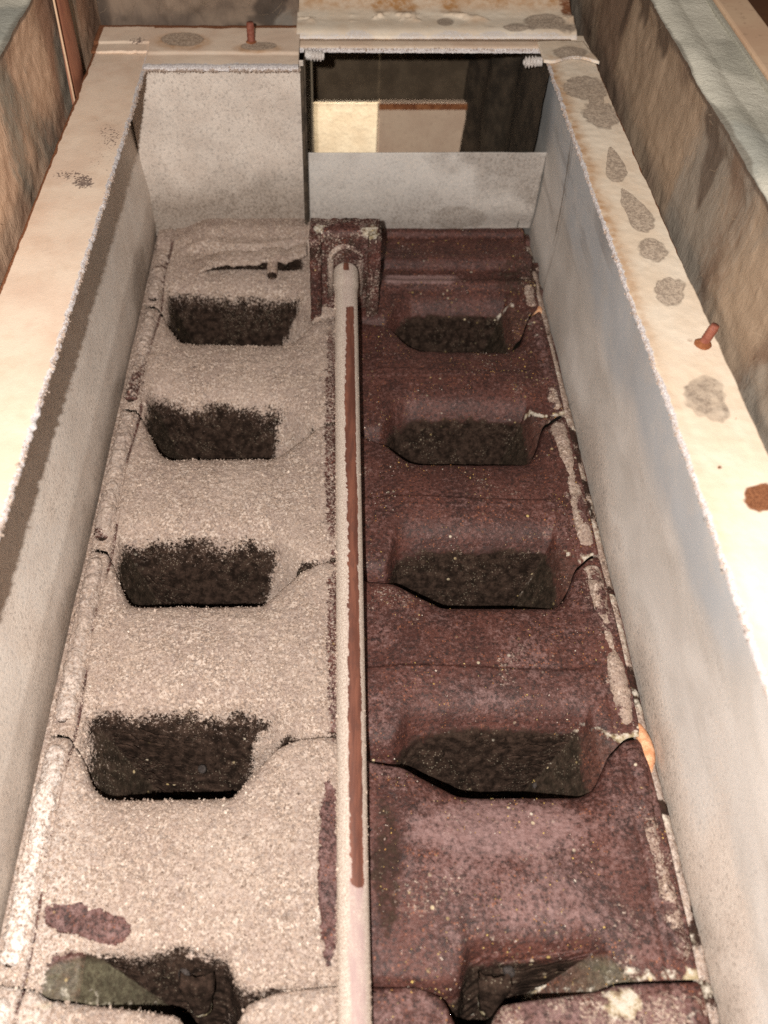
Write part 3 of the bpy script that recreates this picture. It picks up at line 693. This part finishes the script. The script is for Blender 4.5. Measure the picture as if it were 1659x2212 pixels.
# right flange
inn = .1470 + .0012*sst(.5, .2, Y1) + jag(ny_, .0010, 25); outr = .1800 + .0035*sst(.5, .15, Y1) + jag(ny_, .0010, 28, .25)
P = np.stack([inn[:, None]*(1-a)+outr[:, None]*a, Y1[:, None]+0*a, np.full((ny_, nx_), ZF)], -1)
P[..., 2] += (fbm(P, 30, 3, 3)-.5)*.0008 + (fbm(P, 260, 2, 4)-.5)*.00035 - .0007*sst(.03, 0, a)
A = plate_attrs(P); U, V = measure(P); n1 = fbm(P, 90, 4, 7)
A['rust'] += sst(.975, 1.0, a+(n1-.5)*.06)*sst(700, 500, V); A['frost'] += .85*sst(.07, .02, a+(n1-.5)*.09); A['ochre'] += .65*sst(.35, .06, a+(n1-.5)*.2)*sst(900, 500, V) + .2*sst(.22, .08, a)
drops_ = [(1265, 190, 46, 21, .1), (1288, 222, 14, 22, 0), (1302, 255, 46, 28, .25), (1333, 372, 24, 22, .2), (1358, 436, 15, 17, -.5), (1388, 480, 32, 24, .5), (1412, 540, 37, 27, .35), (1447, 630, 40, 31, .35), (1522, 858, 42, 42, .3), (1545, 885, 34, 24, .5)]
for cx, cy, rx_, ry_, rt in drops_:
    e = ell(U, V, cx, cy, rx_, ry_, rt) + (n1-.5)*.5 + (fbm(P, 35, 2, 8)-.5)*.6 + (noise(P, 420, 5)-.5)*.22
    A['stain'] = np.maximum(A['stain'], sst(1.22, .82, e)*(.52 if cy > 800 else .8+.15*math.sin(cy)))
for cx, cy, r_, tx, ty in ((1332, 368, 22, 1318, 318), (1385, 476, 26, 1343, 408)):
    ax_, ay_ = tx-cx, ty-cy; L2 = ax_*ax_+ay_*ay_
    t_ = np.clip(((U-cx)*ax_+(V-cy)*ay_)/L2, 0, 1); e = np.hypot(U-cx-t_*ax_, V-cy-t_*ay_)/(r_*(1-t_)**.75+1.5) + (n1-.5)*.5 + (fbm(P, 35, 2, 8)-.5)*.4
    A['stain'] = np.maximum(A['stain'], .85*sst(1.18, .88, e))
for cx, cy, rx_, ry_, v in ((1645, 1075, 42, 34, 1.0), (1520, 745, 22, 12, .7), (1555, 1010, 9, 7, .6), (1490, 735, 12, 8, .5), (1590, 905, 6, 5, .5)):
    A['rust'] = np.maximum(A['rust'], v*sst(1.3, .5, ell(U, V, cx, cy, rx_, ry_)+(n1-.5)*.9))
Q, A = pad_skirt(P, (0, 0, -.0016), A); hp(grid('flange', Q, M_CREAM, hood, A))
# flange over the rear left panel, lying on the left flange
nxx, nyy = 170, 80
x0, x1 = -.1700, -.0245
Xg = np.linspace(x0, x1, nxx)[None, :] + np.zeros((nyy, 1)); lip = .5868 + jag(nxx, .0013, 41); bk = .6500 + jag(nxx, .0016, 47, .2)
b = np.linspace(0, 1, nyy)[:, None]
Yg = lip[None]*(1-b) + bk[None]*b
Zg = ZF + .0016 + .0012*sst(.6045, .6085, Yg) + (fbm(np.stack([Xg, Yg], -1), 40, 3, 5)-.5)*.0012
Zg = np.where(Xg < -.128, Zg, Zg - .0008*sst(.04, 0, b))
Yg = Yg + np.where(Xg < -.130, (1-b)*.0245, 0)
P = np.stack([Xg, Yg, Zg], -1); A = plate_attrs(P); U, V = measure(P); n1 = fbm(P, 90, 4, 9)
A['rust'] += sst(.90, .95, b+(n1-.5)*.06) + sst(-.1655, -.1672, Xg); A['frost'] += sst(.14, .03, b+(n1-.5)*.1)*(Xg > -.131)
A['speck'] = .85*sst(1.5, .3, ell(U, V, 296, 88, 26, 12)+(n1-.5)*.6)
for cx, cy, rx_, ry_ in ((392, 85, 46, 14), (560, 99, 38, 8)):
    A['stain'] = np.maximum(A['stain'], .8*sst(1.2, .85, ell(U, V, cx, cy, rx_, ry_)+(n1-.5)*.5)); A['ochre'] = np.maximum(A['ochre'], .7*sst(1.7, 1.0, ell(U, V, cx, cy+5, rx_, ry_)+(n1-.5)*.4))
A['frost'] = np.maximum(A['frost'], .40*sst(.0022, .0006, np.abs(Yg-.6062+(n1-.5)*.001)))  # pale line paints the highlight along the crease in the frost colour
Q, A = pad_skirt(P, (0, 0, -.0018), A); hp(grid('flange', Q, M_PEACH, hood, A))
# collar over the opening: narrow lip, then a thick plate with a rounded, blistered front edge rising to the flue
nxx = 200; x0, x1 = -.0245, .1690
Xg1 = np.linspace(x0, x1, nxx)
prof = [(.6200, .1365), (.6215, .1380), (.6290, .1384), (.6340, .1386)]
lipj = jag(nxx, .0012, 61)
rows = []
for i, (y, z) in enumerate(prof): rows.append(np.stack([Xg1, y + (lipj if i < 2 else 0) + .0015*(Xg1-x0)/.19*-1, np.full(nxx, z)], -1))
P = np.stack(rows); P = np.concatenate([P[:1]*(1-t_)+P[1:2]*t_ for t_ in (0, .5)] + [P[1:2]*(1-t_)+P[2:3]*t_ for t_ in (0, .5)] + [P[2:]], 0)
A = plate_attrs(P); b = np.linspace(0, 1, P.shape[0])[:, None]; A['frost'] += .8*sst(.35, .1, b) + .25*(1+0*P[..., 0]); A['ochre'] += .25*sst(.3, .7, b)
Q, A = pad_skirt(P, (0, 0, -.0016), A); hp(grid('collar_lip', Q, M_PEACH, hood, A))
nyy = 90; s = np.linspace(0, 1, nyy)[:, None]; x1 = .1735
Xg = np.linspace(-.0270, x1, nxx)[None, :] + 0*s
n1 = fbm(np.stack([Xg, s*.06+0*Xg], -1), 60, 4, 77)
Yg = .6345 + .062*s - .0015*np.exp(-s/.02) ; Zg = .1395 + .0035*(1-np.exp(-s/.05)) + .012*sst(.45, 1, s)
blis = sst(.52, .62, n1)*np.exp(-((s-.36)/.08)**2)
Zg = Zg + .0022*blis + .0018*sst(.40, .36, s+.06*(n1-.5)) *0 + .0012*sst(.30, .5, s+.25*(n1-.5)) + (n1-.5)*.0010
Yg = Yg + 0*Xg + jag(nxx, .0008, 71, .4)[None]*np.exp(-s/.03)
P = np.stack([Xg, Yg, Zg+0*Xg], -1); A = plate_attrs(P); U, V = measure(P)
A['ochre'] += .75*sst(.42, .62, s+.2*(n1-.5)) + .5*sst(.5, .66, n1)*sst(.1, .25, s)
A['frost'] += .6*sst(.10, .02, s+(n1-.5)*.2); A['stain'] += .75*sst(1.25, .8, ell(U, V, 1180, 46, 42, 15)+(n1-.5)*1.1) + .6*sst(1.2, .7, ell(U, V, 1115, 60, 26, 10)+(n1-.5)) + .6*sst(1.2, .7, ell(U, V, 962, 47, 18, 9)+(n1-.5))
A['stain'] += .55*sst(.12, .06, np.abs(s-.13)+(.62-n1)*.5)*sst(1000, 1100, U)
A['rust'] += sst(.9, 1.0, (Xg-(-.027))/(x1+.027)+(n1-.5)*.05)*sst(.2, .5, s)*.7
Q, A = pad_skirt(P, (0, 0, -.004), A); hp(grid('collar_plate', Q, M_CREAM, hood, A))
# stained corner plate where the right flange meets the collar
Xg = np.linspace(.1440, .1815, 40)[None, :] + np.zeros((30, 1)); b = np.linspace(0, 1, 30)[:, None]
Yg = .5990 + .027*b + (.004*np.sin(Xg*160)-.08*(Xg-.15))*(1-b); Xg = Xg - .005*b*sst(.16, .18, Xg)
P = np.stack([Xg, Yg, ZF + .0022 + 0*Xg + (fbm(np.stack([Xg, Yg], -1), 80, 3, 3)-.5)*.002], -1); A = plate_attrs(P); U, V = measure(P); n1 = fbm(P, 90, 4, 7)
A['stain'] += .85*sst(1.2, .6, ell(U, V, 1232, 116, 38, 17)+(n1-.5)*.7); A['ochre'] += .5*sst(.5, .65, n1); A['frost'] += .5*sst(.12, .02, b)
Q, A = pad_skirt(P, (0, 0, -.0018), A); hp(grid('corner_plate', Q, M_CREAM, hood, A))
# flue box behind the opening
hp(box('flue_back', (-.0195, .805, -.09), (.19, .808, ZF+.002), M_OLIVE, hood))
hp(box('flue_roof', (-.0195, .640, ZF-.0036), (.165, .736, ZF-.0008), M_DARK, hood))
hp(box('flue_floor', (-.0195, .601, -.093), (.19, .804, -.0905), M_OLIVE, hood))
fold = [(.150, .60), (.144, .66), (.150, .70), (.132, .735), (.138, .765), (.122, .80)]
fp = np.array(fold); tt = np.linspace(0, len(fold)-1, 60); fx = gauss(np.interp(tt, range(len(fold)), fp[:, 0]), 2); fy = np.interp(tt, range(len(fold)), fp[:, 1])
zz = np.linspace(-.088, ZF-.004, 60)
P = np.stack([fx[None]+0*zz[:, None]+ .006*(zz[:, None]-.05)/.1*0, fy[None]+0*zz[:, None], zz[:, None]+0*fx[None]], -1)
P[..., 0] += (fbm(P, 30, 3, 91)-.5)*.004
n1 = fbm(P*np.array([1, 1, .2]), 60, 3, 95)
hp(grid('flue_lining', P, M_DARK, hood))

# cream board at the back of the flue, its shaded part painted duller
yb = .792
a_, b_ = on_y(685, 330, yb), on_y(817, 222, yb)
o = box('board', (a_[0]-.003, yb, -.0885), (b_[0], yb+.006, b_[2]), M_BOARD, None, .0006); tag(o, 'bright cream board standing at the back of the flue opening, on its left', 'board', 'boards in the flue')
a_, c_ = on_y(819, 330, yb+.001), on_y(1026, 222, yb+.001)
o2 = box('board', (b_[0]+.0006, yb+.001, -.0885), (c_[0], yb+.0075, c_[2]), M_BOARD_SHADE, None, .0006); tag(o2, 'shaded right part of the cream board at the back of the flue opening, painted dull taupe', 'board', 'boards in the flue')
tp = box('rusty_top_edge', (b_[0]+.001, yb-.0006, c_[2]-.006), (c_[0]-.001, yb+.0008, c_[2]-.0006), M_RUST, o2)
fld = bpy.data.lights.new('room_light_down_the_flue', 'SPOT'); flo = bpy.data.objects.new('room_light_down_the_flue', fld); COL.objects.link(flo)
fld.energy = 17; fld.color = (1, .91, .74); fld.spot_size = R(40); fld.spot_blend = .3; fld.shadow_soft_size = .002
flo.location = (b_[0]-.001, .740, .300); flo.rotation_euler = (0, 0, 0)
yh = .740 + (yb-.740)*(.300-.134)/(.300-b_[2])
hp(box('flue_roof', (b_[0], .7362, ZF-.0036), (.165, .804, ZF-.0008), M_DARK, hood)); hp(box('flue_roof', (-.0195, yh, ZF-.0036), (b_[0]-.0002, .804, ZF-.0008), M_DARK, hood))  # unseen roof pieces added round a hole shaped to edge the spot's light
# threaded screw tips with white frost on them
def screw(px, py, y, dirx, ln):
    c = on_y(px, py, y); q = np.linspace(-.004, ln, 60)
    r = .0031 + .0008*np.sin(np.maximum(q, 0)*2*np.pi/.0022); r = r*np.sqrt(np.clip((ln-q)/.0015, 0.02, 1))
    return hp(tube('screw', np.stack([c[0]+dirx*q, np.full(60, y), c[2]-.0006*q/ln], -1), r, M_FROST, hood, 14, rough=.35))
screw(671, 119, .612, 1, .0098); screw(1158, 133, .612, -1, .0092)
# studs standing on the flanges
def stud(px, py, z, h, r, lean):
    c = on_z(px, py, z); q = np.linspace(-.002, h, 24)
    rr_ = np.where((q > h-.0012), r*.86, r) + .00012*np.sin(q*2*np.pi/.0009)
    s_ = hp(tube('stud', np.stack([c[0]+lean[0]*q, c[1]+lean[1]*q, z+q], -1), rr_, M_STUD, hood, 18))
    k = tube('weld_ring', np.stack([np.full(6, c[0]), np.full(6, c[1]), z+np.linspace(-.001, .0016, 6)], -1), np.array([r*1.7, r*1.8, r*1.75, r*1.5, r*1.2, r*1.0]), M_RUST, s_, 16, rough=.5)
    return s_
stud(543, 93, ZF+.002, .0135, .0027, (.0, .02)); stud(1519, 742, ZF+.0005, .0105, .0023, (.22, .06))

# ------------------------------------------------------------------ mineral wool batts and casing round the hood
def wool_attr(P, seed, scl):
    Q = P*np.array(scl); t = fbm(Q, 26, 4, seed); g = fbm(Q, 20, 3, seed+5); d = fbm(Q, 34, 4, seed+9)
    return dict(tone=sst(.28, .72, t), grey=sst(.35, .75, g), dark=.9*sst(.56, .72, d))
def fibres(par, make, n, mat, wid=.00008):
    """short loose fibres standing off the wool"""
    V = []; Fq = []
    for i in range(n):
        p, t_, nn = make()
        L_ = random.uniform(.003, .011); c_ = np.array([random.gauss(0, 1) for _ in range(3)])*.35
        side = np.cross(t_, nn); b0 = len(V)
        for s in (0, .5, 1):
            q = p + t_*L_*(s-.5) + c_*L_*s*(1-s) + nn*(.0006+.002*s*(1-s)*random.random()*3)
            V += [q-side*wid, q+side*wid]
        Fq += [(b0, b0+1, b0+3, b0+2), (b0+2, b0+3, b0+5, b0+4)]
    o = new_mesh('loose_fibres', np.array(V), np.array(Fq), mat, par, None, False); o['kind'] = 'stuff'; return o
M_FIB = mat_simple('wool_fibre', (.25, .18, .12), (.36, .27, .19), 200, 1, .0)
def batt(label, side, x, zt, y0_, y1_, mat, scl, seed, thick):
    e = empty('mineral_wool_batt', (x, .3, .15), label, 'insulation')
    ny_, nz_ = 320, 90
    Yg = np.linspace(y0_, y1_, ny_)[:, None] + np.zeros((1, nz_)); s = np.linspace(0, 1, nz_)[None, :]; Zg = .06 + (zt-.06)*s + 0*Yg
    P = np.stack([x + 0*Yg, Yg, Zg], -1)
    P[..., 0] += side*((fbm(P, 35, 4, seed)-.5)*.007*(1-.8*s) + (fbm(P, 160, 3, seed+3)-.5)*.002) - side*.002*sst(.9, 1, s) + side*.004*(s)
    P[..., 2] += sst(.8, 1, s)*(fbm(P*np.array([0, 1, 0]), 40, 2, seed+8)-.5)*.0016
    A = wool_attr(P, seed, scl); A['dark'] = np.maximum(A['dark'], .8*sst(.965, .995, s))
    f_ = grid('face', P, mat, e, A, flip=side > 0); local(f_, e)
    # top with pale facing
    w_ = np.linspace(0, 1, 40)[None, :]
    top = P[:, -1, :][:, None, :] + np.zeros((1, 40, 1)); top = top + np.stack([side*thick*w_ + 0*Yg[:, :40], 0*top[..., 1], .0018*np.sin(np.pi*np.minimum(w_*2.2, 1)) + 0*top[..., 2]], -1)
    top[..., 2] += (fbm(top, 60, 3, seed+20)-.5)*.0009
    At = wool_attr(top, seed+30, (.8, .8, .8)); At['dark'] = np.clip(.9*sst(.12, .0, w_+(At['tone']-.5)*.08)+0*At['dark'], 0, 1)
    t_ = grid('top_facing', top, M_TOP, e, At, flip=side < 0); local(t_, e)
    xr = P[..., 0]
    def mk():
        i, j = random.randrange(10, ny_-1), random.randrange(0, nz_)
        an = random.gauss(1.2, .7); return P[i, j] - np.array([side*.0006, 0, 0]), np.array([0, math.cos(an), math.sin(an)]), np.array([-side*1.0, 0, 0])
    local(fibres(e, mk, 900, M_FIB), e)
    return e, P
bR, PR = batt('brown streaky mineral wool batt standing along the right flange', 1, .1860, .197, -.14, .82, M_WOOL_R, (1, .75, .45), 101, .036)
bL, PL = batt('peach and grey mottled mineral wool batt standing along the left flange', -1, -.1765, .199, -.14, .82, M_WOOL_L, (1, .75, .40), 131, .090)
# coppery strap and wire on the left batt
def on_left(px, py, off=.0035): 
    d = ray(px, py); t_ = (-.1775+off)/d[0]; return np.array([0, 0, H]) + d*t_
p0, p1, p2, p3 = on_left(168, 262), on_left(196, 226), on_left(112, -40), on_left(138, -40)
s = np.linspace(0, 1, 24)[:, None]; a = np.linspace(0, 1, 8)[None, :]
P = ((1-s)[..., None]*((1-a)[..., None]*p0+a[..., None]*p1) + s[..., None]*((1-a)[..., None]*p2+a[..., None]*p3)); P[..., 0] += .003*np.sin(np.pi*a)
Q, _ = pad_skirt(P, (-.0015, 0, 0)); local(grid('strap', Q, M_STRAP, bL), bL)
pth = np.stack([on_left(172 - 62*t_, 272 - 300*t_, .006) for t_ in np.linspace(0, 1, 20)]); local(tube('edge_wire', pth, .0007, M_CASE, bL, 8), bL)
# dark batt behind the rear left flange
bB = empty('mineral_wool_batt', (-.1, .67, .15), 'dark brown mineral wool batt standing behind the rear left flange', 'insulation')
Xg = np.linspace(-.172, -.026, 160)[None, :] + np.zeros((60, 1)); Zg = np.linspace(.10, .24, 60)[:, None] + 0*Xg
P = np.stack([Xg, .662 + 0*Xg, Zg], -1); P[..., 1] += (fbm(P, 50, 4, 3)-.5)*.012
A = wool_attr(P, 161, (.6, 1, .9)); A['dark'] = np.maximum(A['dark'], .7*sst(-.155, -.168, Xg)); local(grid('face', P, M_WOOL_B, bB, A), bB)
Q2 = P[-1:, :, :] + np.array([0, 1, 0])*np.linspace(0, .03, 10)[:, None, None]; local(grid('top', Q2, M_WOOL_B, bB, wool_attr(Q2, 171, (1, 1, 1))), bB)
def mkb():
    i, j = random.randrange(0, 60), random.randrange(0, 160); an = random.gauss(.5, .8); return P[i, j]-np.array([0, .0006, 0]), np.array([math.cos(an), 0, math.sin(an)]), np.array([0, -1.0, 0])
local(fibres(bB, mkb, 120, M_FIB), bB)
# dark backing sheets in the rear corners
o = box('backing_sheet', (-.26, .83, -.10), (.26, .833, .30), M_DARK); tag(o, 'dark sooty sheet closing the jacket behind the hood', 'sheet')
# outer casing beyond the right batt
cs = empty('outer_casing', (.23, .3, .2), 'smooth peach painted casing edge along the right batt', 'casing')
o = box('rail', (.2235, -.14, .150), (.2420, .84, .2005), M_CASE, cs, .0012); local(o, cs)
o = box('inner_flange', (.2205, -.14, .1700), (.2233, .84, .1985), M_TOP, cs, .0006); local(o, cs)
# timber beyond the casing
o = box('timber', (.2470, .30, -.05), (.2790, .90, .188), M_BROWN, None, .002); tag(o, 'dark brown timber just beyond the peach casing in the top right corner', 'timber')
c_ = on_y(1632, 20, .62)
o = box('timber', (c_[0], .30, -.05), (c_[0]+.06, .618, .205), M_WOOD, None, .002); tag(o, 'ochre timber with a pale edge in the extreme top right corner', 'timber')

# ------------------------------------------------------------------ loose ash grains and flakes
OCT_V = np.array([[1, 0, 0], [-1, 0, 0], [0, 1, 0], [0, -1, 0], [0, 0, 1], [0, 0, -1]], float)
OCT_F = np.array([[0, 2, 4], [2, 1, 4], [1, 3, 4], [3, 0, 4], [2, 0, 5], [1, 2, 5], [3, 1, 5], [0, 3, 5]])
def grains(name, C, S, mat, g):
    n = len(C); V = rng.normal(size=(n, 6, 3))*.28 + OCT_V[None]
    q = rng.normal(size=(n, 3, 3)); q, _ = np.linalg.qr(q)
    V = np.einsum('nij,nkj->nki', q, V)*S[:, None, None] + C[:, None, :]
    Fc = OCT_F[None] + (np.arange(n)*6)[:, None, None]
    return new_mesh(name, V.reshape(-1, 3), Fc.reshape(-1, 3), mat, None, dict(g=np.repeat(g, 6)), False)
AP = np.concatenate(ash_pts); 
pick = rng.integers(0, len(AP), 52000); C = AP[pick] + rng.normal(size=(52000, 3))*np.array([.0005, .0005, .0])
S = np.exp(rng.normal(math.log(.00030), .38, len(C))); C[:, 2] += S*.3
near = sst(.25, .05, C[:, 1]); S = S*(1+.35*near)
L1 = []
def lip_grains(n, fx, fy, fz, sig):
    t_ = rng.random(n); p = np.stack([fx(t_), fy(t_), fz(t_)], -1) + rng.normal(size=(n, 3))*np.array(sig); L1.append(p)
lip_grains(5200, lambda t: -.1292-.0024*sst(.5, .1, .0+t*.59), lambda t: t*.59, lambda t: ZF-.0006+0*t, (.0006, .0005, .0006))
lip_grains(2600, lambda t: -.129+.105*t, lambda t: .5868+0*t, lambda t: ZF-.0004+0*t, (.0004, .0008, .0005))
lip_grains(2600, lambda t: .1470+.0010*sst(.5, .2, t*.62), lambda t: t*.62, lambda t: ZF-.0006+0*t, (.0005, .0005, .0006))
lip_grains(1300, lambda t: -.022+.17*t, lambda t: .6205-.0015*t, lambda t: ZF-.0010+0*t, (.0005, .0006, .0005))
lip_grains(2600, lambda t: .0082-.0068+0*t, lambda t: .02+t*.46, lambda t: .0125+.033*(t*.46-.01)/.467, (.0006, .0005, .0007))
lip_grains(1000, lambda t: .0082+.0062+0*t, lambda t: .02+t*.46, lambda t: .0125+.033*(t*.46-.01)/.467, (.0003, .0005, .0004))
L1 = np.concatenate(L1); kp = fbm(L1, 120, 3, 300) > .40 + .12*rng.random(len(L1)); L1 = L1[kp]; S1 = np.exp(rng.normal(math.log(.00025), .45, len(L1)))
g = np.clip(rng.beta(2, 2.4, len(C)) + .10*near*rng.random(len(C)), 0, 1); g1 = np.clip(.35+.5*rng.random(len(L1)), 0, 1)
pk = rng.integers(0, len(AP), 60000); C2 = AP[pk]; U2, V2 = measure(C2)
wt = .012 + .10*sst(1500, 1950, V2)*sst(260, 60, U2) + .35*sst(1.3, .4, ell(U2, V2, 400, 2040, 60, 14)) + .05*sst(1.25, 1.0, ell(U2, V2, 380, 1640, 215, 110)) + .02*sst(1700, 2000, V2)
C2 = C2[rng.random(len(C2)) < wt]; S2 = np.minimum(np.exp(rng.normal(math.log(.00062), .35, len(C2))), .00105); C2[:, 2] += S2*.25; g2 = np.clip(.45+.5*rng.random(len(C2)), 0, 1)
o = grains('ash_grains', np.concatenate([C, L1, C2]), np.concatenate([S, S1, S2]), M_GRAIN, np.concatenate([g, g1, g2]))
tag(o, 'tan ash crumbs strewn over the left half and clinging to the flange lips', 'ash', None, 'stuff')
IP = np.concatenate(iron_pts); pick = rng.integers(0, len(IP), 5200); C = IP[pick]; keep = fbm(C, 45, 3, 200) > .50; C = C[keep]
S = np.minimum(np.exp(rng.normal(math.log(.00022), .40, len(C))), .0006); C = C + np.array([0, 0, .0001])
o = grains('scale_flakes', C, S, M_FLAKE, rng.random(len(C)))
tag(o, 'tiny yellow and white flakes scattered over the bare right half', 'flakes', None, 'stuff')
